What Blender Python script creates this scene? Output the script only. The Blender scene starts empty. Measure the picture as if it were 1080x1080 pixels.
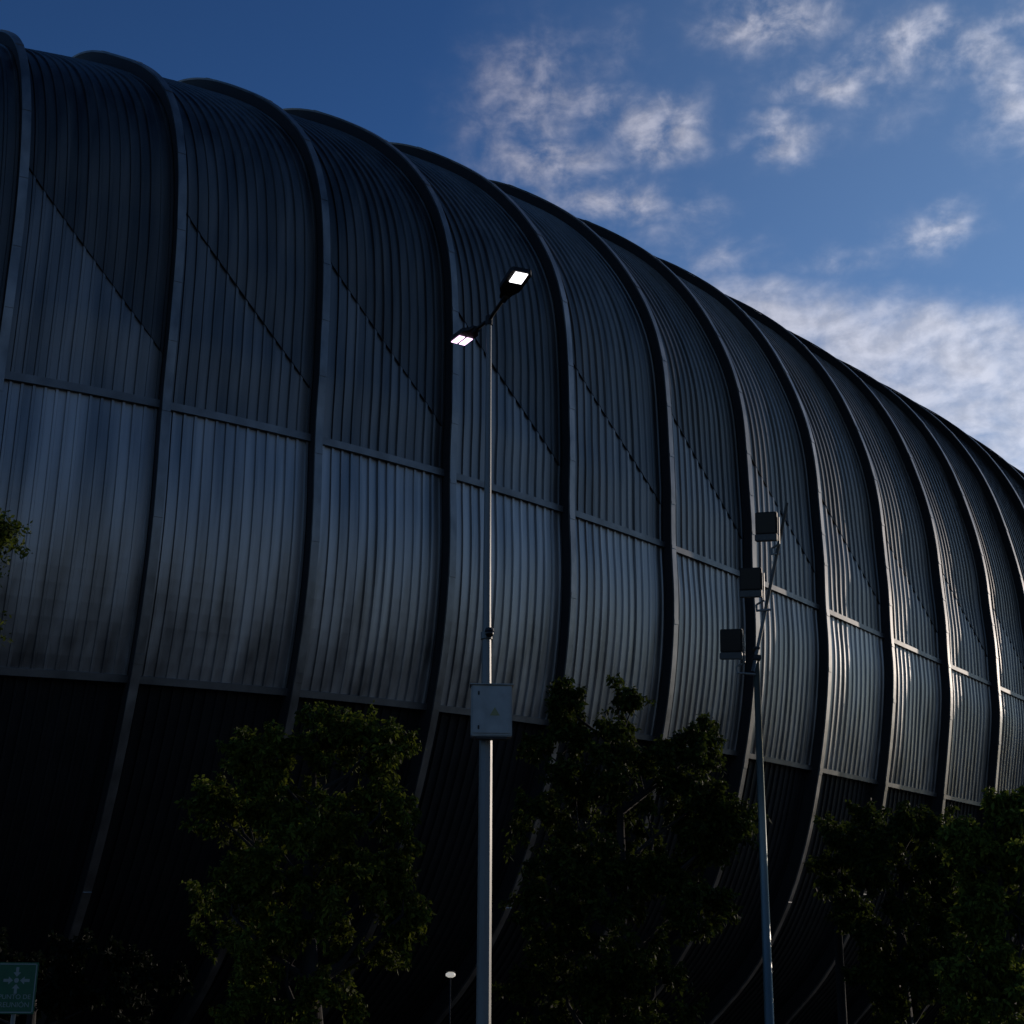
import bpy, bmesh, math, random
import numpy as np
from mathutils import Vector, Matrix
random.seed(7); rng = np.random.default_rng(7)
sc = bpy.context.scene
COL = sc.collection
R = math.radians

# ------------------------------------------------------------------ camera
F_PX, PITCH, ROLL = 1546.87, 0.35442, 0.00165
cam = bpy.data.cameras.new('camera'); cam_o = bpy.data.objects.new('camera', cam); COL.objects.link(cam_o)
cam.sensor_width = 36; cam.lens = 36*F_PX/1080; cam.clip_end = 6000; cam.clip_start = .1
cam_o.location = (0, 0, 1.6)
cam_o.rotation_euler = (Matrix.Rotation(R(90)+PITCH, 4, 'X') @ Matrix.Rotation(ROLL, 4, 'Z')).to_euler()
sc.camera = cam_o
CP, SP = math.cos(PITCH), math.sin(PITCH)
def direction(px, py):
    a, b = (px-540)/F_PX, (540-py)/F_PX
    return Vector((a, CP-b*SP, SP+b*CP))
def at(px, py, Y):                      # the point of the place seen at a pixel of the photo, Y metres ahead
    d = direction(px, py); d *= Y/d.y
    return Vector((d.x, Y, 1.6+d.z))

# ------------------------------------------------------------------ helpers
def tag(o, label=None, cat=None, group=None, kind=None):
    for k, v in (('label', label), ('category', cat), ('group', group), ('kind', kind)):
        if v: o[k] = v
    return o
def empty(name, loc, label, cat, group=None, rz=0):
    o = bpy.data.objects.new(name, None); COL.objects.link(o); o.location = loc; o.rotation_euler.z = rz
    o.empty_display_size = .3
    return tag(o, label, cat, group)
def mesh_obj(name, verts, faces, mat, parent=None, smooth=False):
    me = bpy.data.meshes.new(name); me.from_pydata([tuple(v) for v in verts], [], faces); me.update()
    o = bpy.data.objects.new(name, me); COL.objects.link(o)
    for m in (mat if isinstance(mat, (list, tuple)) else [mat]): me.materials.append(m)
    if smooth: me.polygons.foreach_set('use_smooth', [True]*len(me.polygons))
    if parent: o.parent = parent
    return o
def bm_obj(name, bm, mat, parent=None, smooth=False):
    me = bpy.data.meshes.new(name); bm.normal_update(); bm.to_mesh(me); bm.free()
    o = bpy.data.objects.new(name, me); COL.objects.link(o); me.materials.append(mat)
    if smooth: me.polygons.foreach_set('use_smooth', [True]*len(me.polygons))
    if parent: o.parent = parent
    return o
def box(bm, c, size, rot=None, bevel=0, taper=1.0):
    r = bmesh.ops.create_cube(bm, size=1)
    vs = r['verts']
    for v in vs:
        if taper != 1.0 and v.co.y > 0: v.co.x *= taper
        v.co = Vector((v.co.x*size[0], v.co.y*size[1], v.co.z*size[2]))
    if bevel:
        es = list({e for v in vs for e in v.link_edges})
        rb = bmesh.ops.bevel(bm, geom=es, offset=bevel, segments=2, affect='EDGES')
        vs = list({v for f in rb['faces'] for v in f.verts} | {v for v in vs if v.is_valid})
    M = Matrix.Translation(Vector(c)) @ (rot.to_4x4() if rot is not None else Matrix())
    for v in vs: v.co = M @ v.co
    return vs
def tube(bm, pts, radii, seg=12, cap=True, turn=.5):
    rings = []
    for i, p in enumerate(pts):
        p = Vector(p)
        a = Vector(pts[max(i-1, 0)]); b = Vector(pts[min(i+1, len(pts)-1)])
        t = (b-a).normalized()
        u = t.cross(Vector((0, 1, 0)) if abs(t.y) < .9 else Vector((1, 0, 0))).normalized(); w = t.cross(u)
        rings.append([bm.verts.new(p+(u*math.cos(2*math.pi*(j+turn)/seg)+w*math.sin(2*math.pi*(j+turn)/seg))*radii[i]) for j in range(seg)])
    for a, b in zip(rings, rings[1:]):
        for j in range(seg): bm.faces.new((a[j], a[(j+1) % seg], b[(j+1) % seg], b[j]))
    if cap:
        bm.faces.new(rings[0]); bm.faces.new(list(reversed(rings[-1])))

# ------------------------------------------------------------------ materials
def mat(name, color, rough=.6, metal=0., spec=.5, var=.0, scale=3., stretch=(1, 1, 1), bump=0., rvar=0., coat=0.):
    m = bpy.data.materials.new(name); m.use_nodes = True
    nt = m.node_tree; b = nt.nodes['Principled BSDF']
    b.inputs['Base Color'].default_value = (*color, 1); b.inputs['Roughness'].default_value = rough
    b.inputs['Metallic'].default_value = metal; b.inputs['Specular IOR Level'].default_value = spec
    if var or bump or rvar:
        tc = nt.nodes.new('ShaderNodeTexCoord'); mp = nt.nodes.new('ShaderNodeMapping'); mp.inputs['Scale'].default_value = stretch
        nz = nt.nodes.new('ShaderNodeTexNoise'); nz.inputs['Scale'].default_value = scale; nz.inputs['Detail'].default_value = 6
        nt.links.new(tc.outputs['Object'], mp.inputs['Vector']); nt.links.new(mp.outputs[0], nz.inputs['Vector'])
        if var:
            mr = nt.nodes.new('ShaderNodeMapRange'); mr.inputs[1].default_value = .3; mr.inputs[2].default_value = .7
            mr.inputs[3].default_value = 1-var; mr.inputs[4].default_value = 1+var
            mx = nt.nodes.new('ShaderNodeVectorMath'); mx.operation = 'SCALE'; mx.inputs[0].default_value = color
            nt.links.new(nz.outputs['Fac'], mr.inputs[0])
            # every sheet panel weathered a little differently, with broad stains
            oi = nt.nodes.new('ShaderNodeObjectInfo'); m4 = nt.nodes.new('ShaderNodeMapRange'); m4.inputs[3].default_value = 1-var*.4; m4.inputs[4].default_value = 1+var*.4
            st = nt.nodes.new('ShaderNodeTexNoise'); st.inputs['Scale'].default_value = scale*.55; st.inputs['Detail'].default_value = 8; st.inputs['Roughness'].default_value = .65
            m5 = nt.nodes.new('ShaderNodeMapRange'); m5.inputs[1].default_value = .35; m5.inputs[2].default_value = .55; m5.inputs[3].default_value = 1-var*.45; m5.inputs[4].default_value = 1
            p1 = nt.nodes.new('ShaderNodeMath'); p1.operation = 'MULTIPLY'; p2 = nt.nodes.new('ShaderNodeMath'); p2.operation = 'MULTIPLY'
            nt.links.new(oi.outputs['Random'], m4.inputs[0]); nt.links.new(mp.outputs[0], st.inputs['Vector']); nt.links.new(st.outputs['Fac'], m5.inputs[0])
            nt.links.new(m4.outputs[0], p1.inputs[0]); nt.links.new(m5.outputs[0], p1.inputs[1]); nt.links.new(p1.outputs[0], p2.inputs[0]); nt.links.new(mr.outputs[0], p2.inputs[1])
            nt.links.new(p2.outputs[0], mx.inputs['Scale'])
            nt.links.new(mx.outputs[0], b.inputs['Base Color'])
        if rvar:
            m2 = nt.nodes.new('ShaderNodeMapRange'); m2.inputs[1].default_value = .3; m2.inputs[2].default_value = .7
            m2.inputs[3].default_value = rough-rvar; m2.inputs[4].default_value = rough+rvar
            nt.links.new(nz.outputs['Fac'], m2.inputs[0]); nt.links.new(m2.outputs[0], b.inputs['Roughness'])
        if bump:
            bp = nt.nodes.new('ShaderNodeBump'); bp.inputs['Strength'].default_value = bump; bp.inputs['Distance'].default_value = .05
            nt.links.new(nz.outputs['Fac'], bp.inputs['Height']); nt.links.new(bp.outputs[0], b.inputs['Normal'])
    return m
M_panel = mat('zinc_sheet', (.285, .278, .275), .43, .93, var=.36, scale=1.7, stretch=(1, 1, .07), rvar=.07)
M_panel_mid = mat('half_shade_zinc_sheet', (.165, .160, .156), .43, .93, var=.36, scale=1.7, stretch=(1, 1, .07), rvar=.07)  # same sheet darkened, its dimmer reflection put into the colour
M_panel_up = mat('dark_shade_zinc_sheet', (.100, .097, .094), .45, .93, var=.36, scale=1.7, stretch=(1, 1, .07), rvar=.07)  # darkest copy, reflection of the dark upper sky put into the colour
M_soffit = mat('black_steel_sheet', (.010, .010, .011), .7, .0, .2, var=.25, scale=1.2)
M_rib = mat('rib_cover_steel', (.23, .225, .22), .44, .9, var=.34, scale=1.6, stretch=(1, 1, .5), rvar=.06)
M_web = mat('shaded_rib_web', (.012, .012, .013), .7, 0, var=.2)  # blackened to stand for the shade on the rib sides
M_trim = mat('belt_trim_steel', (.18, .18, .18), .52, .9, var=.2, scale=1.5)
M_dark = mat('dark_seam_shade', (.012, .012, .014), .8)  # trim bar darkened to draw the shadow line under the upper sheet
M_roof = mat('roof_membrane', (.08, .08, .085), .8, var=.2)
M_galv = mat('galvanised_pole', (.13, .135, .13), .52, .2, var=.15, scale=6, stretch=(1, 1, .15), rvar=.06)
M_green_pole = mat('dull_green_pole_paint', (.10, .13, .13), .35, .3, var=.2, scale=5, stretch=(1, 1, .2))
M_black = mat('black_cast_metal', (.005, .005, .005), .6, .0, .3, var=.2, scale=8)
M_cab = mat('grey_cabinet_paint', (.26, .265, .25), .5, .0, var=.12, scale=7, bump=.02)
M_bolt = mat('dark_bolt', (.02, .02, .02), .5, .6)
M_yellow = mat('faded_warning_sticker', (.20, .19, .08), .6)
M_glass = mat('floodlight_glass', (.006, .006, .007), .3, 0, .25)
M_lip = mat('floodlight_grey_lip', (.05, .052, .052), .5, .2)
M_signg = mat('green_sign_sheet', (.003, .070, .026), .6, 0, var=.12, scale=9)
M_signw = mat('white_sign_letters', (.17, .20, .19), .5)
M_bark = mat('bark', (.012, .010, .008), .9, 0, var=.35, scale=9, stretch=(1, 1, .25), bump=.6)
M_asph = mat('asphalt', (.022, .022, .022), .9, 0, var=.25, scale=.8, bump=.1)
def emis(name, col, st):
    m = bpy.data.materials.new(name); m.use_nodes = True
    b = m.node_tree.nodes['Principled BSDF']; b.inputs['Base Color'].default_value = (.8, .8, .8, 1)
    b.inputs['Emission Color'].default_value = (*col, 1); b.inputs['Emission Strength'].default_value = st
    return m
M_led = emis('lit_led_lens', (1, .97, 1.0), 3.0)
M_led_pink = emis('lit_violet_led_lens', (1, .66, 1.0), 2.2)
M_lamp = emis('lit_lamp_diffuser', (1, .93, .8), .36)
def leaf_mat(name, c1, c2):
    m = bpy.data.materials.new(name); m.use_nodes = True; nt = m.node_tree
    b = nt.nodes['Principled BSDF']; out = nt.nodes['Material Output']
    g = nt.nodes.new('ShaderNodeNewGeometry'); cr = nt.nodes.new('ShaderNodeMix'); cr.data_type = 'RGBA'
    cr.inputs[6].default_value = (*c1, 1); cr.inputs[7].default_value = (*c2, 1)
    nt.links.new(g.outputs['Random Per Island'], cr.inputs[0]); nt.links.new(cr.outputs[2], b.inputs['Base Color'])
    b.inputs['Roughness'].default_value = .65; b.inputs['Specular IOR Level'].default_value = .12
    tr = nt.nodes.new('ShaderNodeBsdfTranslucent'); nt.links.new(cr.outputs[2], tr.inputs['Color'])
    ms = nt.nodes.new('ShaderNodeMixShader'); ms.inputs[0].default_value = .42
    nt.links.new(b.outputs[0], ms.inputs[1]); nt.links.new(tr.outputs[0], ms.inputs[2]); nt.links.new(ms.outputs[0], out.inputs['Surface'])
    return m
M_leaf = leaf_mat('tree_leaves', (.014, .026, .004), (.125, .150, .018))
M_leaf2 = leaf_mat('sunlit_tree_leaves', (.018, .032, .005), (.15, .185, .026))  # lighter leaf copy, sunlight put into the colour
M_leaf4 = leaf_mat('shaded_tree_leaves', (.009, .016, .003), (.060, .078, .010))  # darker leaf copy, shade put into the colour
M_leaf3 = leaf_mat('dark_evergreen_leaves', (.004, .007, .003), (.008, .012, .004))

# ------------------------------------------------------------------ ground
g = mesh_obj('ground', [(-3000, -3000, 0), (3000, -3000, 0), (3000, 3000, 0), (-3000, 3000, 0)], [(0, 1, 2, 3)], M_asph)
tag(g, 'dark asphalt ground in front of the arena', 'ground', kind='structure')

# ------------------------------------------------------------------ the arena
X0, Y0, H0, K0, K1, ZC = -13.68249, 36.56969, .474, .01619, -.00032, 25.04321
BELT_HI, BELT_LO, DIAG_A, DIAG_B = -.52004, -1.15412, R(25.5), R(-17.5)
P0 = np.array([22.86111, 14.33736, 8.76428, 7.15203, 7.63182, 9.99187, 11.47551, 14.73288, 16.14913])
P1 = np.array([-1.41491, -2.60862, -1.05248, -.73545, -.84723, -.62651, 3.41377, 4.44704, 3.43873])
TZ1, TZ2, RAKE0, RAKE1 = 1.35735, -.62008, -.00718, -.01774
RQ0, RQ1, RG0, RG1 = -.09041, -.14141, -.00047, .07016      # the ribs lean back a little towards the crown
RIBS = [0, 5.5, 11.28, 17.28, 23.69, 30.36, 36.81, 43.73, 50.98, 58.22, 65.23, 71.53, 77.53]
A0 = 11.0; NP = 9
PH_LO, PH_HI = R(-95), R(135)
SS = np.linspace(-30, 130, 1600)
def heading(s):
    s = np.asarray(s, float); a = np.clip(s, 0, 60)
    return H0+K0*a+.5*K1*a**2+K0*np.minimum(s, 0)
_h = heading(SS); _ds = SS[1]-SS[0]
PX = np.concatenate([[0], np.cumsum((np.cos(_h[1:])+np.cos(_h[:-1]))/2*_ds)])
PY = np.concatenate([[0], np.cumsum((np.sin(_h[1:])+np.sin(_h[:-1]))/2*_ds)])
PX += X0-np.interp(0, SS, PX); PY += Y0-np.interp(0, SS, PY)
PH_CORE = np.linspace(PH_LO, PH_HI, 231); PH_FOOT = R(-119)
def spline(yc):
    y = np.concatenate([[2*yc[0]-yc[1]], yc, [2*yc[-1]-yc[-2]]])
    t = np.linspace(0, NP-1, 231); i = np.minimum(t.astype(int), NP-2); u = t-i
    p0, p1, p2, p3 = y[i], y[i+1], y[i+2], y[i+3]
    return .5*(2*p1+(p2-p0)*u+(2*p0-5*p1+4*p2-p3)*u*u+(3*p1-p0-3*p2+p3)*u**3)
PHS = np.concatenate([PH_CORE[0]-R(1)*np.arange(24, 0, -1), PH_CORE])
_cache = {}
def prof(s):
    k = round(float(s), 3)
    if k not in _cache:
        r = spline(P0+P1*min(s, 80)/60)
        d = A0-r*np.cos(PH_CORE); z = r*np.sin(PH_CORE)
        q = np.arange(24, 0, -1)                   # the foot runs on straight into the ground
        d = np.concatenate([d[0]+q*(d[0]-d[1]), d]); z = np.concatenate([z[0]+q*(z[0]-z[1]), z])
        dd, dz = np.gradient(d), np.gradient(z); L = np.hypot(dd, dz)
        _cache[k] = (d, z, -dz/L, dd/L)        # the outward normal in the (depth, height) plane
    return _cache[k]
def surf(s, ph, off):
    d, z, nd, nz = prof(s)
    D = np.interp(ph, PHS, d)+off*np.interp(ph, PHS, nd); Z = np.interp(ph, PHS, z)+off*np.interp(ph, PHS, nz)
    sa = min(s, 80)
    x, y, h = np.interp(s, SS, PX), np.interp(s, SS, PY), heading(s)
    q = min(max(s, -8), 80)/60
    rr = (RAKE0+RAKE1*q)*Z+(RQ0+RQ1*q)*np.maximum(Z, 0)**2/10+(RG0+RG1*q)*np.minimum(Z, 0)**2/10
    zz = ZC+Z+TZ1*sa/60+TZ2*(sa/60)**2
    return np.stack([x-np.sin(h)*D+np.cos(h)*rr, y+np.cos(h)*D+np.sin(h)*rr, zz], -1)
def grid_faces(n, m, base=0):           # n rows, m columns
    return [(base+i*m+j, base+i*m+j+1, base+(i+1)*m+j+1, base+(i+1)*m+j) for i in range(n-1) for j in range(m-1)]
BACK = 3; FRONT = 5
S_ALL = [-6.0*k for k in range(BACK, 0, -1)]+RIBS+[RIBS[-1]+6.0*k for k in range(1, FRONT+1)]
REC = .52
arena = empty('arena_building', tuple(surf(30, PH_LO, 0)*[1, 1, 0]), 'huge curved arena clad in dark ribbed metal sheet, bulging over the trees', 'building')
AO = Vector(arena.location)
def bpart(name, V, Fc, m, parent=None, smooth=False):
    return mesh_obj(name, np.asarray(V, float).reshape(-1, 3)-np.array(AO), Fc, m, parent or arena, smooth)
def sweep(name, cols, phs, m, parent=None):     # a closed section swept along the profile; cols = [(s, off)]
    n = len(cols); V = np.stack([surf(s, phs, o) for s, o in cols], 1).reshape(-1, 3)
    Fc = [(i*n+j, i*n+(j+1) % n, (i+1)*n+(j+1) % n, (i+1)*n+j) for i in range(len(phs)-1) for j in range(n)]
    Fc += [tuple(range(n)), tuple(range((len(phs)-1)*n, len(phs)*n))[::-1]]
    return bpart(name, V, Fc, m, parent)
def rib_rows():                          # stations along a rib, with the slightly proud splice collars
    ph = list(np.linspace(PH_FOOT, PH_HI, 130)); o = [0.0]*130
    for c in np.arange(R(-100), PH_HI, R(17)):
        c += rng.uniform(-R(2), R(2))
        ph += [c-.0085, c-.008, c+.008, c+.0085]; o += [0, .016, .016, 0]
    k = np.argsort(ph); return np.array(ph)[k], np.array(o)[k]
for s in S_ALL:
    phs, col = rib_rows(); n = 4
    for q in range(1, len(phs)-1):      # keep collars crisp where a plain station falls inside one
        if col[q-1] > 0 and col[q+1] > 0: col[q] = .016
    V = np.stack([surf(s-.15, phs, -.05), surf(s-.15, phs, .02+col), surf(s+.15, phs, .02+col), surf(s+.15, phs, -.05)], 1).reshape(-1, 3)
    Fc = [(a*n+b, a*n+(b+1) % n, (a+1)*n+(b+1) % n, (a+1)*n+b) for a in range(len(phs)-1) for b in range(n)]
    rib = bpart('rib', V, Fc, M_rib)
    sweep('rib_web', [(s-.128, -.85), (s-.128, -.052), (s+.128, -.052), (s+.128, -.85)], np.linspace(PH_FOOT, PH_HI, 120), M_web, rib)
NPAN = 14
def section(s0, s1):                    # corrugation: (s, height) across one bay
    out = []; w = (s1-s0)/NPAN
    for k in range(NPAN):
        t = rng.normal(0, .010); a = s0+k*w
        for u, h in ((0, 0), (.64, t), (.70, .060), (.93, .060), (.99, 0)): out.append((a+u*w, h))
    out.append((s1, 0)); return out
def panel(name, sec, s0, s1, lo, hi, rows, off, m, lip=0):
    n = len(sec); V = np.zeros((rows+(1 if lip else 0), n, 3))
    wav = rng.normal(0, .008, 6)
    for j, (s, h) in enumerate(sec):
        w = (s-s0)/(s1-s0)
        a = lo(w) if callable(lo) else lo; b = hi(w) if callable(hi) else hi
        ph = np.linspace(a, b, rows); k = rows-rows
        dent = sum(wav[q]*np.sin(ph*(3+2*q)+q*2.1+w*5) for q in range(6))*math.sin(math.pi*w)
        P = surf(s, ph, off+h+dent) if True else None
        if lip:
            V[1:, j] = P; V[0, j] = surf(s, ph[:1], off-lip)[0]
        else: V[:, j] = P
    return bpart(name, V, grid_faces(V.shape[0], n), m)
def surf_vec(s, ph, off): return surf(s, ph, off)
for s0r, s1r in zip(S_ALL, S_ALL[1:]):
    s0, s1 = s0r+.13, s1r-.13
    sec = section(s0, s1)
    diag = lambda w: DIAG_A+(DIAG_B-DIAG_A)*w
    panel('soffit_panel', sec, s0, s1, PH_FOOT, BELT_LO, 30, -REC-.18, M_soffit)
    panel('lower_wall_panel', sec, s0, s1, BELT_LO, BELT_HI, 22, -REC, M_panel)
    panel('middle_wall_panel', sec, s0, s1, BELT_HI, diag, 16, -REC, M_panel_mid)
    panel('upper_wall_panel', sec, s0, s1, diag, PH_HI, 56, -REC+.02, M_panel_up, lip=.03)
    ss = np.linspace(s0, s1, 9); V = []
    for s in np.linspace(s0+.02, s1-.02, 17):
        a = diag((s-s0)/(s1-s0))
        V += [surf(s, a-.004, -REC-.02), surf(s, a-.004, -REC+.074), surf(s, a-.001, -REC+.074), surf(s, a-.001, -REC-.02)]
    bpart('diagonal_trim', V, [(i*4+j, i*4+(j+1) % 4, (i+1)*4+(j+1) % 4, (i+1)*4+j) for i in range(16) for j in range(4)], M_dark)
    for ph, hw, top in ((BELT_HI, .12, .17), (BELT_LO, .085, .15)):
        r = float(np.interp(ph, np.linspace(PH_LO, PH_HI, NP), P0)); dp = hw/r
        V = []
        for s in ss:
            V += [surf(s, ph-dp, -REC-.2), surf(s, ph-dp, -REC+top), surf(s, ph+dp, -REC+top), surf(s, ph+dp, -REC-.2)]
        Fc = [(i*4+j, i*4+(j+1) % 4, (i+1)*4+(j+1) % 4, (i+1)*4+j) for i in range(8) for j in range(4)]
        bpart('belt_trim', V, Fc, M_trim)
# the roof behind the visible curve, the back and the two ends
sr = np.linspace(S_ALL[0], S_ALL[-1], 40); V = []
for s in sr:
    e = surf(s, PH_HI, -REC-.1); h = float(heading(s)); inw = np.array([-math.sin(h), math.cos(h), 0])
    V += [e, e+inw*12+[0, 0, .8], e+inw*22+[0, 0, -1], e+inw*30+[0, 0, -10], np.array([*(e+inw*32)[:2], 0])]
bpart('roof', V, grid_faces(40, 5), M_roof)
for s in (S_ALL[0], S_ALL[-1]):
    e = surf(s, PHS[::4], -REC); h = float(heading(s)); inw = np.array([-math.sin(h), math.cos(h), 0])
    V = [[e[0][0], e[0][1], -.2]]+[list(p) for p in e]+[list(e[-1]+inw*22+[0, 0, -1]), list(e[-1]+inw*30+[0, 0, -10]), [*(e[-1]+inw*32)[:2], -.2]]
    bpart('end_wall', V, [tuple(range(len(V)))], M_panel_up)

# ------------------------------------------------------------------ street lamp with cabinet
YL = 21.0
top = at(515.5, 336, YL); bx = at(518, 754, YL); base = Vector((top.x, YL, 0))
SL = F_PX/ (YL*1.03)                   # pixels per metre there, roughly
lamp = empty('street_lamp', base, 'tall galvanised street lamp with two lit heads, carrying a grey cabinet', 'street lamp')
def loc(p, root): return Vector(p)-Vector(root.location)
bm = bmesh.new()
H = top.z
tube(bm, [(0, 0, 0), (0, 0, bx.z-.3), (0, 0, bx.z+.3), (0, 0, H*.62), (0, 0, H)], [.105, .095, .075, .062, .042], 8, True, 0.)
bm_obj('pole', bm, M_galv, lamp)
bm = bmesh.new(); tube(bm, [(0, 0, H-.12), (0, 0, H+.04)], [.06, .06], 12)
bm_obj('pole_cap', bm, M_black, lamp)
bm = bmesh.new(); box(bm, (0, 0, .012), (.4, .4, .024)); bm_obj('base_plate', bm, M_galv, lamp)
def head(dir2, tilt, arm_len, lens_split, m_lens, size=1.0):
    d = Vector((dir2[0], dir2[1], 0)).normalized(); up = Vector((0, 0, 1))
    fwd = (d*math.cos(tilt)+up*math.sin(tilt)).normalized(); side = fwd.cross(up).normalized(); nrm = side.cross(fwd).normalized()
    rot = Matrix((side, fwd, nrm)).transposed()
    p0 = Vector((0, 0, H-.04)); p1 = p0+d*.12+up*.03; p2 = p1+fwd*arm_len
    bm = bmesh.new(); tube(bm, [p0, p1, p2], [.032, .03, .03], 10)
    arm = bm_obj('arm', bm, M_black, lamp, True)
    L = .78*size; c = p2+fwd*(L/2-.03)
    bm = bmesh.new()
    # a flat LED head: narrow neck at the arm, wide body
    prof_ = [(-.5, .07), (-.34, .10), (-.18, .165), (.42, .175), (.5, .14)]
    lo = [bm.verts.new(c+fwd*(t*L)+side*w*size) for t, w in prof_]+[bm.verts.new(c+fwd*(t*L)-side*w*size) for t, w in reversed(prof_)]
    hi = [bm.verts.new(v.co+nrm*(.075 if 1 < i % 10 < 8 else .05)) for i, v in enumerate(lo)]
    n = len(lo); bm.faces.new(lo); bm.faces.new(list(reversed(hi)))
    for i in range(n): bm.faces.new((lo[i], hi[i], hi[(i+1) % n], lo[(i+1) % n]))
    hd = bm_obj('lamp_head', bm, M_black, lamp)
    bm = bmesh.new()
    for t0, t1, q0, q1 in lens_split:
        box(bm, c+fwd*((t0+t1)/2*L)-nrm*.008+side*(q0+q1)/2, ((q1-q0), (t1-t0)*L, .014), rot)
    bm_obj('lens', bm, m_lens, hd)
    bm = bmesh.new(); box(bm, p2+nrm*-.01, (.085, .16, .085), rot, .012); bm_obj('clamp', bm, M_black, hd)
head((.40, -1.0), R(5), .55, [(.12, .47, -.10, .10)], M_led)
head((-.56, 1.0), R(3), .34, [(.04, .46, -.125, -.020), (.04, .46, .020, .125)], M_led_pink, .88)

cab = empty('electrical_cabinet', bx, 'grey metal cabinet with a small warning sticker, strapped to the street lamp pole', 'cabinet')
cab.rotation_euler.z = R(3); cab.scale = (1.13, 1.0, 1.13)
bm = bmesh.new(); box(bm, (0, -.20, 0), (.52, .20, .66), None, .012); bm_obj('housing', bm, M_cab, cab)
bm = bmesh.new(); box(bm, (.0, -.309, .005), (.485, .014, .60), None, .005); dr = bm_obj('door', bm, M_cab, cab)
bm = bmesh.new(); box(bm, (0, -.20, .338), (.56, .25, .015), None, .004); bm_obj('rain_hood', bm, M_cab, cab)
for z in (.22, -.22):
    bm = bmesh.new(); box(bm, (-.165, -.319, z), (.022, .012, .05), None, .004); bm_obj('hinge', bm, M_bolt, dr)
bm = bmesh.new()
for a in [((.0, .06), (-.065, -.05), (.065, -.05))]:
    vs = [bm.verts.new((x+.04, -.3175, z-.02)) for x, z in a]; bm.faces.new(vs)
r_ = bmesh.ops.extrude_face_region(bm, geom=bm.faces[:])
for v in r_['geom']:
    if isinstance(v, bmesh.types.BMVert): v.co.y -= .002
bm_obj('warning_sticker', bm, M_yellow, dr)
for z in (.2, -.2):
    bm = bmesh.new(); tube(bm, [(0, 0, z-.02), (0, 0, z+.02)], [.112, .112], 16); box(bm, (0, -.06, z), (.16, .1, .04)); bm_obj('strap', bm, M_bolt, cab)
bm = bmesh.new(); box(bm, (0, -.2, -.343), (.40, .14, .026), None, .004); bm_obj('cable_gland_plate', bm, M_bolt, cab)

cp = at(518, 671, YL)
dc = empty('security_camera', (top.x, YL, cp.z), 'small dark dome camera on a bracket above the grey cabinet', 'camera')
bm = bmesh.new(); tube(bm, [(0, 0, -.05), (0, 0, .05)], [.088, .088], 14); box(bm, (.03, -.09, .02), (.05, .08, .05)); bm_obj('bracket', bm, M_galv, dc)
bm = bmesh.new(); bmesh.ops.create_uvsphere(bm, u_segments=18, v_segments=12, radius=.062)
for v in bm.verts: v.co = Vector((v.co.x+.045, v.co.y-.155, v.co.z*1.0+.0))
bm_obj('dome', bm, M_glass, dc, True)
bm = bmesh.new(); tube(bm, [(.045, -.155, .03), (.045, -.155, .075)], [.07, .06], 16); bm_obj('shroud', bm, M_bolt, dc)

# ------------------------------------------------------------------ bent floodlight mast
YM = 27.0
kn = at(797.5, 690, YM); tp = at(830, 530, YM-.2); bs = at(812.5, 1080, YM); low = Vector((bs.x+(bs.x-kn.x)*bs.z/(kn.z-bs.z), YM, 0))
mast = empty('floodlight_mast', low, 'slim mast with a leaning top carrying three black floodlights', 'floodlight mast')
bm = bmesh.new()
mid = low.lerp(kn, .6)
tube(bm, [loc(low, mast), loc(mid, mast), loc(kn, mast)], [.095, .072, .055], 12); bm_obj('mast_pole', bm, M_green_pole, mast, True)
bm = bmesh.new()
d_ = (tp-kn).normalized()
tube(bm, [loc(kn-d_*.35+Vector((.0, -.085, 0)), mast), loc(kn+Vector((0, -.085, 0)), mast), loc(tp, mast)], [.036, .036, .03], 10); bm_obj('leaning_arm', bm, M_galv, mast, True)
bm = bmesh.new(); box(bm, loc(kn+Vector((0, -.04, -.08)), mast), (.15, .2, .09), None, .01); box(bm, loc(kn+Vector((0, -.04, .1)), mast), (.13, .19, .05), None, .01); bm_obj('clamp', bm, M_bolt, mast)
sm = F_PX/(YM*1.02)
for (px, py, ax, ay) in ((808.5, 555, 822, 575), (792.5, 614, 812, 634), (772, 679, 796, 702)):
    c = at(px, py, YM-.35); a = at(ax, ay, YM-.1)
    fl_rot = Matrix.Rotation(R(-20), 3, 'Z') @ Matrix.Rotation(R(4), 3, 'Y') @ Matrix.Rotation(R(10), 3, 'X')
    bm = bmesh.new()
    cl = loc(c, mast)
    box(bm, cl+fl_rot @ Vector((0, .0, .06)), (.42, .13, .44), fl_rot, .015)
    for k in range(7): box(bm, cl+fl_rot @ Vector((-.16+k*.053, .085, .06)), (.012, .05, .36), fl_rot)
    hd = bm_obj('floodlight', bm, M_black, mast)
    bm = bmesh.new(); box(bm, cl+fl_rot @ Vector((0, -.03, -.225)), (.43, .17, .125), fl_rot, .012); bm_obj('gear_box', bm, M_lip, hd)
    bm = bmesh.new(); box(bm, cl+fl_rot @ Vector((0, -.072, .06)), (.37, .014, .38), fl_rot, .003); bm_obj('glass', bm, M_glass, hd)
    bm = bmesh.new()
    u0 = cl+fl_rot @ Vector((.235, .0, .18)); u1 = cl+fl_rot @ Vector((.235, .05, -.34)); u2 = cl+fl_rot @ Vector((.08, .05, -.42))
    box(bm, (u0+u1)/2, (.02, .055, (u0-u1).length), fl_rot, .003)
    tube(bm, [u1, u2], [.02, .02], 8); tube(bm, [u2, u2+Vector((0, 0, -.12)), loc(a, mast)+Vector((0, 0, -.16))], [.024, .024, .024], 8)
    bm_obj('bracket', bm, M_galv, hd)

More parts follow.
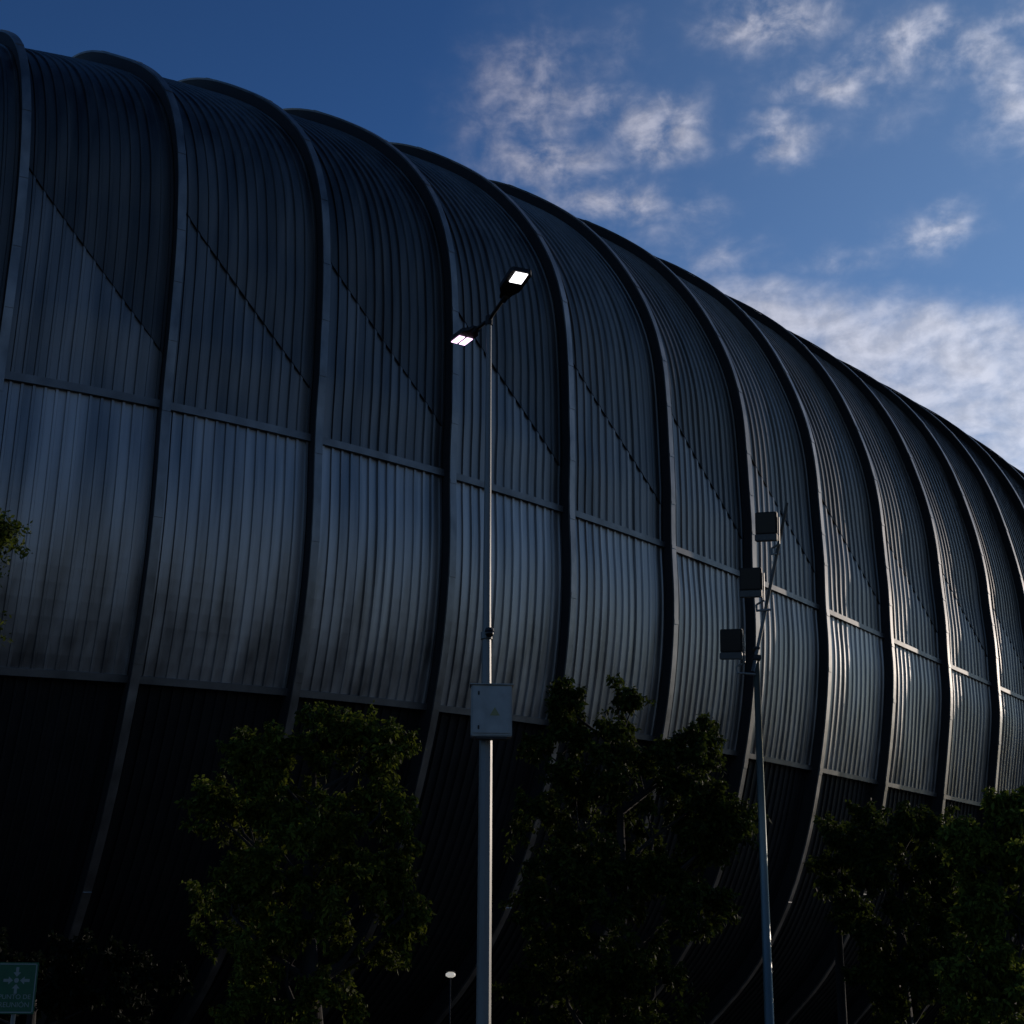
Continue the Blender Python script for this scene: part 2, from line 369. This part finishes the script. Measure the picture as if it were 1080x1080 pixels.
# ------------------------------------------------------------------ assembly-point sign
YS = 20.0
sc_c = at(17.5, 1043, YS); k = YS*1.03/F_PX
sign = empty('assembly_point_sign', (sc_c.x, YS, 0), 'green sign with four white arrows pointing inward above two lines of writing', 'sign')
sign.rotation_euler.z = R(6)
W_, H_ = .52, .64; z0 = sc_c.z
bm = bmesh.new(); box(bm, (0, 0, z0), (W_, .02, H_), None, .004); bd = bm_obj('sign_board', bm, M_signg, sign)
bm = bmesh.new()
for x in (-W_/2+.022, W_/2-.022): box(bm, (x, -.0115, z0), (.014, .003, H_-.05))
for z in (z0-H_/2+.022, z0+H_/2-.022): box(bm, (0, -.0115, z), (W_-.062, .003, .014))
bm_obj('border', bm, M_signw, bd)
cz = z0+.095
for ang in range(4):
    rt = Matrix.Rotation(ang*math.pi/2, 3, 'Y')
    bm = bmesh.new()
    pts = [(-.018, .165), (.018, .165), (.018, .10), (.048, .10), (0, .045), (-.048, .10), (-.018, .10)]
    f = [bm.verts.new(rt @ Vector((x, -.013, z))) for x, z in pts]; bk = [bm.verts.new(rt @ Vector((x, -.0102, z))) for x, z in pts]
    bm.faces.new(f); n = 7
    for i in range(n): bm.faces.new((f[i], bk[i], bk[(i+1) % n], f[(i+1) % n]))
    for v in bm.verts: v.co.z += cz
    bm_obj('arrow', bm, M_signw, bd)
bm = bmesh.new(); tube(bm, [(0, -.0102, cz), (0, -.013, cz)], [.03, .03], 16); bm_obj('centre_dot', bm, M_signw, bd)
for txt, dz, size in (('PUNTO DE', -.135, .082), ('REUNIÓN', -.235, .088)):
    cu = bpy.data.curves.new('txt', 'FONT'); cu.body = txt; cu.size = size; cu.align_x = 'CENTER'; cu.extrude = .0012
    to = bpy.data.objects.new('txt', cu); COL.objects.link(to)
    bpy.context.view_layer.update()
    me = bpy.data.meshes.new_from_object(to.evaluated_get(bpy.context.evaluated_depsgraph_get()))
    bpy.data.objects.remove(to)
    me.materials.clear(); me.materials.append(M_signw)
    o = bpy.data.objects.new('lettering', me); COL.objects.link(o); o.parent = bd
    o.rotation_euler = (R(90), 0, 0); o.location = (0, -.0122, z0+dz)
bm = bmesh.new(); tube(bm, [(0, .042, 0), (0, .042, z0+.2)], [.03, .03], 12); bm_obj('sign_post', bm, M_galv, sign)

# ------------------------------------------------------------------ distant small lit lamp between the trees
YG = 36.0
gp = at(476, 1028.5, YG)
gl = empty('garden_lamp', (gp.x, YG, 0), 'small lit disc lamp on a thin dark post between the trees', 'lamp')
bm = bmesh.new(); tube(bm, [(0, 0, 0), (0, 0, gp.z+.02)], [.022, .016], 8); bm_obj('lamp_post', bm, M_web, gl)
bm = bmesh.new(); tube(bm, [(0, 0, gp.z-.055), (0, 0, gp.z-.02), (0, 0, gp.z+.03), (0, 0, gp.z+.07)], [.05, .115, .115, .05], 18); bm_obj('diffuser', bm, M_lamp, gl, True)
bm = bmesh.new(); tube(bm, [(0, 0, gp.z+.071), (0, 0, gp.z+.10)], [.13, .06], 18); bm_obj('lamp_cap', bm, M_black, gl)

# ------------------------------------------------------------------ trees
def tree(label, Y, trunk_px, lobes, n_leaf, size, m_leaf, seed, depth=1.0, group='trees in front of the arena'):
    r = np.random.default_rng(seed)
    b = at(trunk_px, 1080, Y); b = Vector((b.x, Y, 0))
    root = empty('tree', b, label, 'tree', group)
    k = Y*1.02/F_PX
    cl = []
    for (px, py, rx, ry) in lobes:
        c = at(px, py, Y+r.normal(0, .4*depth))-b
        n = max(8, int(rx*ry*k*k*15))
        for _ in range(n):
            d = r.normal(size=3); d /= np.linalg.norm(d); q = r.uniform(.25, 1)**.45
            p = np.array(c)+d*q*np.array([rx*k, depth*(rx+ry)*.5*k, ry*k])
            cl.append((p, r.uniform(.6, 1.35)))
    low_z = min(p[2] for p, _ in cl); fork = max(1.6, low_z-.1)
    bm = bmesh.new()
    cx = float(np.mean([p[0] for p, _ in cl])); 
    f0 = Vector((cx*.15, 0, fork*.5)); f1 = Vector((cx*.4, .05, fork))
    rt = .09+.012*len(lobes)
    tube(bm, [(0, 0, -.1), (0, 0, .25), f0, f1], [rt*1.5, rt, rt*.82, rt*.72], 10)
    bm_obj('trunk', bm, M_bark, root, True)
    bm = bmesh.new()
    zt = max(p[2] for p, _ in cl); l1 = f1.lerp(Vector((cx*.8, .1, zt)), .45)+Vector((r.normal(0, .1), r.normal(0, .1), 0)); l2 = Vector((cx*.9, 0, zt-.25))
    tube(bm, [f1-Vector((0, 0, .08)), l1, l2], [rt*.72, rt*.4, .012], 8)       # the leader
    def on_leader(z):
        z = min(max(z, f1.z), l2.z)
        return f1.lerp(l1, (z-f1.z)/(l1.z-f1.z)) if z < l1.z else l1.lerp(l2, (z-l1.z)/(l2.z-l1.z))
    for (px, py, rx, ry) in lobes:
        c = at(px, py, Y)-b; st = on_leader(c.z-.35-.55*Vector((c.x-cx*.6, c.y)).length)
        mid = st.lerp(c, .5)+Vector((r.normal(0, .12), r.normal(0, .12), -.08)); w_ = rt*(.34 if c.z < l1.z else .2)
        tube(bm, [st, mid, c, c+Vector((r.normal(0, .2), r.normal(0, .2), ry*k*.6))], [w_, w_*.6, w_*.35, .008], 7)
        for p, _ in [cl[i] for i in r.integers(0, len(cl), 8)]:
            if (Vector(p)-c).length < (rx+ry)*k*.8: tube(bm, [c.lerp(mid, .3), c.lerp(Vector(p), .5)+Vector((0, 0, .06)), Vector(p)], [w_*.35, .010, .005], 5)
    bm_obj('limbs', bm, M_bark, root, True)
    # twigs radiate from every clump; leaves sit along the twigs
    T0, TD = [], []
    for p, g_ in cl:
        out = np.array(p)-np.array(f1); out /= np.linalg.norm(out)+1e-6
        for _ in range(max(3, int(7*g_))):
            d = out*.55+r.normal(size=3)*.75+np.array([0, 0, .22]); d /= np.linalg.norm(d)
            T0.append(p+r.normal(size=3)*.07); TD.append(d*r.uniform(.16, .52)*g_)
    T0, TD = np.array(T0), np.array(TD); idx = r.integers(0, len(T0), n_leaf)
    tt = r.uniform(0, 1, (n_leaf, 1))**.8
    P = T0[idx]+TD[idx]*tt-np.array([0, 0, .10])*tt**2*r.uniform(.3, 1.2, (n_leaf, 1))+r.normal(size=(n_leaf, 3))*(.055-.03*tt)
    a = r.normal(size=(n_leaf, 3)); a /= np.linalg.norm(a, axis=1)[:, None]; a[:, 2] -= .35
    t = r.normal(size=(n_leaf, 3)); bb = np.cross(a, t); bb /= np.linalg.norm(bb, axis=1)[:, None]
    L = size*r.uniform(.6, 1.4, (n_leaf, 1)); nn = np.cross(a, bb)
    V = np.stack([P, P+a*L*.5+bb*L*.26+nn*L*.06, P+a*L, P+a*L*.5-bb*L*.26+nn*L*.06], 1).reshape(-1, 3)
    me = bpy.data.meshes.new('crown'); me.vertices.add(len(V)); me.vertices.foreach_set('co', V.ravel())
    me.loops.add(n_leaf*4); me.loops.foreach_set('vertex_index', np.arange(n_leaf*4, dtype=np.int32))
    me.polygons.add(n_leaf); me.polygons.foreach_set('loop_start', np.arange(0, n_leaf*4, 4, dtype=np.int32))
    me.polygons.foreach_set('loop_total', np.full(n_leaf, 4, dtype=np.int32)); me.update(); me.validate()
    me.materials.append(m_leaf); o = bpy.data.objects.new('crown', me); COL.objects.link(o); o.parent = root
    return root
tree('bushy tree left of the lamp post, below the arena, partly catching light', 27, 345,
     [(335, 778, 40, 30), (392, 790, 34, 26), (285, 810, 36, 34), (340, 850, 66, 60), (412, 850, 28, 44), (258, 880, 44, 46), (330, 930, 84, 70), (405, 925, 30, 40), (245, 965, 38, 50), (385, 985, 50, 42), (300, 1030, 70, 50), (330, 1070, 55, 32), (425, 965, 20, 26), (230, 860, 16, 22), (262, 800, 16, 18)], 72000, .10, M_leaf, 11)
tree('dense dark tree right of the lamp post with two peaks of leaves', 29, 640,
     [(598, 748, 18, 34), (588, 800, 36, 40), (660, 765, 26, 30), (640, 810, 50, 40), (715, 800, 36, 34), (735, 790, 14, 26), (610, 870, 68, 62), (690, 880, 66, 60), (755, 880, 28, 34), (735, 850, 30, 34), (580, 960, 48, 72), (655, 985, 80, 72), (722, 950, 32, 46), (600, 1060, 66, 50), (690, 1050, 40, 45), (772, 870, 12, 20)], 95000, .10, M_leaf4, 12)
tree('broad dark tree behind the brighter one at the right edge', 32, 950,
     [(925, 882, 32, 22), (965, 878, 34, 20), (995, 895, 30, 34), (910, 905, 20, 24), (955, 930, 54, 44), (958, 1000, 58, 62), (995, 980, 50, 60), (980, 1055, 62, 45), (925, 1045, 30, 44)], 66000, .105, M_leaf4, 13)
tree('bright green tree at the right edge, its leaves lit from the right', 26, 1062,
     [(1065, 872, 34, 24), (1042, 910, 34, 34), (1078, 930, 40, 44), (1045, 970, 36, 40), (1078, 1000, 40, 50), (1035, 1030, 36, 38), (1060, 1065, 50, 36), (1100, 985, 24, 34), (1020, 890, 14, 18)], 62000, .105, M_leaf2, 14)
tree('leafy tree mostly out of view, one branch reaching in at the left edge', 17, -140,
     [(-2, 568, 12, 13), (-36, 580, 15, 18), (-44, 662, 10, 16), (-90, 570, 30, 46), (-115, 650, 48, 72), (-140, 560, 80, 90), (-160, 700, 100, 90), (-120, 800, 80, 80), (-210, 620, 70, 100)], 16000, .065, M_leaf, 15)
tree('slim sapling low between the mast and the broad dark tree', 34, 888,
     [(886, 893, 15, 16), (882, 925, 18, 22), (890, 960, 16, 24)], 7000, .105, M_leaf4, 16)

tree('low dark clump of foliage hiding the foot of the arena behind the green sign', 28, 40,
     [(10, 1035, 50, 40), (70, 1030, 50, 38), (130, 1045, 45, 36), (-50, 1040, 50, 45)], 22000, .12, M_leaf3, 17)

# ------------------------------------------------------------------ sun and sky
SUN_AZ, SUN_EL = R(46.5), R(12)          # azimuth clockwise from straight ahead
sun = bpy.data.lights.new('sun', 'SUN'); so = bpy.data.objects.new('sun', sun); COL.objects.link(so)
sun.energy = 1.8; sun.angle = R(.5); sun.color = (1, .84, .70)
sd = Vector((math.sin(SUN_AZ)*math.cos(SUN_EL), math.cos(SUN_AZ)*math.cos(SUN_EL), math.sin(SUN_EL)))
so.rotation_euler = sd.to_track_quat('Z', 'Y').to_euler(); so.location = sd*200
w = bpy.data.worlds.new('World'); sc.world = w; w.use_nodes = True
nt = w.node_tree; N = nt.nodes; L = nt.links
bg = N['Background']; bg.inputs['Strength'].default_value = .1
sky = N.new('ShaderNodeTexSky'); sky.sky_type = 'NISHITA'; sky.sun_disc = False
sky.sun_elevation = SUN_EL; sky.sun_rotation = SUN_AZ; sky.air_density = 1.0; sky.dust_density = .35; sky.ozone_density = 2.0
def math_(op, a, b=None, c=None, clamp=False):
    n = N.new('ShaderNodeMath'); n.operation = op; n.use_clamp = clamp
    for i, x in enumerate((a, b, c)):
        if x is None: continue
        if isinstance(x, (int, float)): n.inputs[i].default_value = x
        else: L.new(x, n.inputs[i])
    return n.outputs[0]
tc = N.new('ShaderNodeTexCoord'); sep = N.new('ShaderNodeSeparateXYZ'); L.new(tc.outputs['Generated'], sep.inputs[0])
az = math_('ARCTAN2', sep.outputs[0], sep.outputs[1]); el = math_('ARCSINE', sep.outputs[2])
# warp the position so cloud banks get torn outlines
cmb = N.new('ShaderNodeCombineXYZ'); L.new(az, cmb.inputs[0]); L.new(math_('MULTIPLY', el, 1.5), cmb.inputs[1])
def noise(scale, detail, rough, off=0, dist=0.):
    mp = N.new('ShaderNodeMapping'); mp.inputs['Location'].default_value = (off, off*1.7, off*.3); L.new(cmb.outputs[0], mp.inputs[0])
    n = N.new('ShaderNodeTexNoise'); n.inputs['Scale'].default_value = scale; n.inputs['Detail'].default_value = detail
    n.inputs['Roughness'].default_value = rough; n.inputs['Distortion'].default_value = dist; L.new(mp.outputs[0], n.inputs['Vector']); return n
nw = noise(26, 4, .55, 3.1); nsep = N.new('ShaderNodeSeparateColor'); L.new(nw.outputs['Color'], nsep.inputs[0])
azw = math_('ADD', az, math_('MULTIPLY', math_('SUBTRACT', nsep.outputs[0], .5), .042))
elw = math_('ADD', el, math_('MULTIPLY', math_('SUBTRACT', nsep.outputs[1], .5), .034))
lobes = [(812, 22, 60, 28, 1.0), (690, 138, 48, 32, 1.0), (560, 105, 62, 62, .75), (575, 172, 62, 30, .95), (640, 110, 34, 20, .75), (965, 45, 50, 28, .9), (1030, 50, 35, 30, .75),
         (885, 85, 75, 20, .8), (822, 146, 36, 22, .85), (985, 243, 40, 22, .8), (1070, 105, 40, 55, .7), (640, 212, 60, 22, .9), (735, 222, 40, 18, .5), (655, 45, 25, 30, .4), (890, 275, 60, 16, .45), (1060, 20, 30, 20, .6), (700, 245, 50, 26, .42), (760, 275, 50, 24, .5), (600, 60, 70, 40, .38), (520, 130, 50, 50, .38), (930, 120, 80, 30, .3)]
tot = None
for px, py, rx, ry, wgt in lobes:
    d = direction(px, py).normalized(); a0, e0 = math.atan2(d.x, d.y), math.asin(d.z)
    sx, sy = rx/F_PX/math.cos(e0), ry/F_PX
    u = math_('DIVIDE', math_('SUBTRACT', azw, a0), sx*1.05); v = math_('DIVIDE', math_('SUBTRACT', elw, e0), sy*1.05)
    gq = math_('MULTIPLY', math_('EXPONENT', math_('MULTIPLY', math_('ADD', math_('MULTIPLY', u, u), math_('MULTIPLY', v, v)), -.8)), wgt)
    tot = gq if tot is None else math_('MAXIMUM', tot, gq)
# the bank low in the right part of the sky
dA, dB = direction(770, 275).normalized(), direction(1080, 305).normalized()
aA, eA, aB, eB = math.atan2(dA.x, dA.y), math.asin(dA.z), math.atan2(dB.x, dB.y), math.asin(dB.z)
edge = math_('ADD', math_('MULTIPLY', math_('SUBTRACT', azw, aA), (eB-eA)/(aB-aA)), eA)
mr = N.new('ShaderNodeMapRange'); mr.interpolation_type = 'SMOOTHSTEP'; L.new(math_('SUBTRACT', edge, elw), mr.inputs[0])
mr.inputs[1].default_value = -.012; mr.inputs[2].default_value = .035
side = N.new('ShaderNodeMapRange'); side.interpolation_type = 'SMOOTHSTEP'; L.new(azw, side.inputs[0]); side.inputs[1].default_value = .06; side.inputs[2].default_value = .17
bank = math_('MULTIPLY', mr.outputs[0], side.outputs[0])
lowcut = N.new('ShaderNodeMapRange'); L.new(el, lowcut.inputs[0]); lowcut.inputs[1].default_value = -.02; lowcut.inputs[2].default_value = .05
bank = math_('MULTIPLY', bank, lowcut.outputs[0])
n1 = noise(30, 11, .57, 0.0, .2)
tex = N.new('ShaderNodeMapRange'); L.new(n1.outputs['Fac'], tex.inputs[0]); tex.inputs[1].default_value = .30; tex.inputs[2].default_value = .70
n3 = noise(15, 7, .6, 8.3, .3); big = N.new('ShaderNodeMapRange'); L.new(n3.outputs['Fac'], big.inputs[0]); big.inputs[1].default_value = .35; big.inputs[2].default_value = .62
lob = math_('MULTIPLY', tot, math_('ADD', math_('MULTIPLY', tex.outputs[0], 1.05), .16))
dens = math_('MAXIMUM', lob, math_('MULTIPLY', bank, math_('ADD', math_('ADD', math_('MULTIPLY', tex.outputs[0], .42), math_('MULTIPLY', big.outputs[0], .25)), .42)))
# cloud bank added out of view, reflected as sheen on the lower cladding
low = N.new('ShaderNodeMapRange'); low.interpolation_type = 'SMOOTHSTEP'; L.new(elw, low.inputs[0]); low.inputs[1].default_value = .36; low.inputs[2].default_value = .08
away = N.new('ShaderNodeMapRange'); L.new(math_('ABSOLUTE', az), away.inputs[0]); away.inputs[1].default_value = .5; away.inputs[2].default_value = 1.0
dens = math_('MAXIMUM', dens, math_('MULTIPLY', math_('MULTIPLY', low.outputs[0], away.outputs[0]), math_('ADD', math_('MULTIPLY', big.outputs[0], .3), .7)))
fin = N.new('ShaderNodeMapRange'); fin.interpolation_type = 'SMOOTHSTEP'; L.new(dens, fin.inputs[0]); fin.inputs[1].default_value = .03; fin.inputs[2].default_value = 1.14; fin.inputs[4].default_value = .90
# cloud colour: grey mauve, brighter towards the sun
sunv = N.new('ShaderNodeVectorMath'); sunv.operation = 'DOT_PRODUCT'; L.new(tc.outputs['Generated'], sunv.inputs[0]); sunv.inputs[1].default_value = tuple(sd)
sg_ = N.new('ShaderNodeMapRange'); L.new(sunv.outputs['Value'], sg_.inputs[0]); sg_.inputs[1].default_value = .62; sg_.inputs[2].default_value = .95
# relief: the side of a puff that faces the low sun is lighter
mpb = N.new('ShaderNodeVectorMath'); mpb.operation = 'ADD'; L.new(cmb.outputs[0], mpb.inputs[0]); mpb.inputs[1].default_value = (.006, -.006, 0)
n2 = N.new('ShaderNodeTexNoise'); n2.inputs['Scale'].default_value = 30; n2.inputs['Detail'].default_value = 11; n2.inputs['Roughness'].default_value = .57; n2.inputs['Distortion'].default_value = .2
L.new(mpb.outputs[0], n2.inputs['Vector'])
n2r = N.new('ShaderNodeMapRange'); L.new(math_('SUBTRACT', n1.outputs['Fac'], n2.outputs['Fac']), n2r.inputs[0]); n2r.inputs[1].default_value = -.12; n2r.inputs[2].default_value = .12; n2r.inputs[3].default_value = .84; n2r.inputs[4].default_value = 1.12
cc = N.new('ShaderNodeMix'); cc.data_type = 'RGBA'; L.new(sg_.outputs[0], cc.inputs[0]); cc.inputs[6].default_value = (3.0, 3.0, 3.9, 1); cc.inputs[7].default_value = (7.3, 7.6, 8.7, 1)
cdim = N.new('ShaderNodeMix'); cdim.data_type = 'RGBA'; cdim.blend_type = 'MULTIPLY'; L.new(away.outputs[0], cdim.inputs[0]); L.new(cc.outputs[2], cdim.inputs[6]); cdim.inputs[7].default_value = (.90, 1.06, 1.02, 1)
cs = N.new('ShaderNodeVectorMath'); cs.operation = 'SCALE'; L.new(cdim.outputs[2], cs.inputs[0]); L.new(n2r.outputs[0], cs.inputs['Scale'])
# the air: a deep evening blue (contrast of the sky model raised a little)
pre = N.new('ShaderNodeVectorMath'); pre.operation = 'SCALE'; L.new(sky.outputs[0], pre.inputs[0]); pre.inputs['Scale'].default_value = .1
gam = N.new('ShaderNodeGamma'); L.new(pre.outputs[0], gam.inputs[0]); gam.inputs[1].default_value = 1.5
tint = N.new('ShaderNodeVectorMath'); tint.operation = 'MULTIPLY'; L.new(gam.outputs[0], tint.inputs[0]); tint.inputs[1].default_value = (9.0, 12.4, 16.4)
veil = math_('MULTIPLY', sg_.outputs[0], .22)
mixc = N.new('ShaderNodeMix'); mixc.data_type = 'RGBA'; air = N.new('ShaderNodeMix'); air.data_type = 'RGBA'; L.new(veil, air.inputs[0]); L.new(tint.outputs[0], air.inputs[6]); air.inputs[7].default_value = (3.8, 5.4, 6.6, 1)
L.new(fin.outputs[0], mixc.inputs[0]); L.new(air.outputs[2], mixc.inputs[6]); L.new(cs.outputs[0], mixc.inputs[7])
L.new(mixc.outputs[2], bg.inputs['Color'])

sc.view_settings.view_transform = 'Standard'; sc.view_settings.look = 'None'; sc.view_settings.exposure = 0; sc.view_settings.gamma = 1
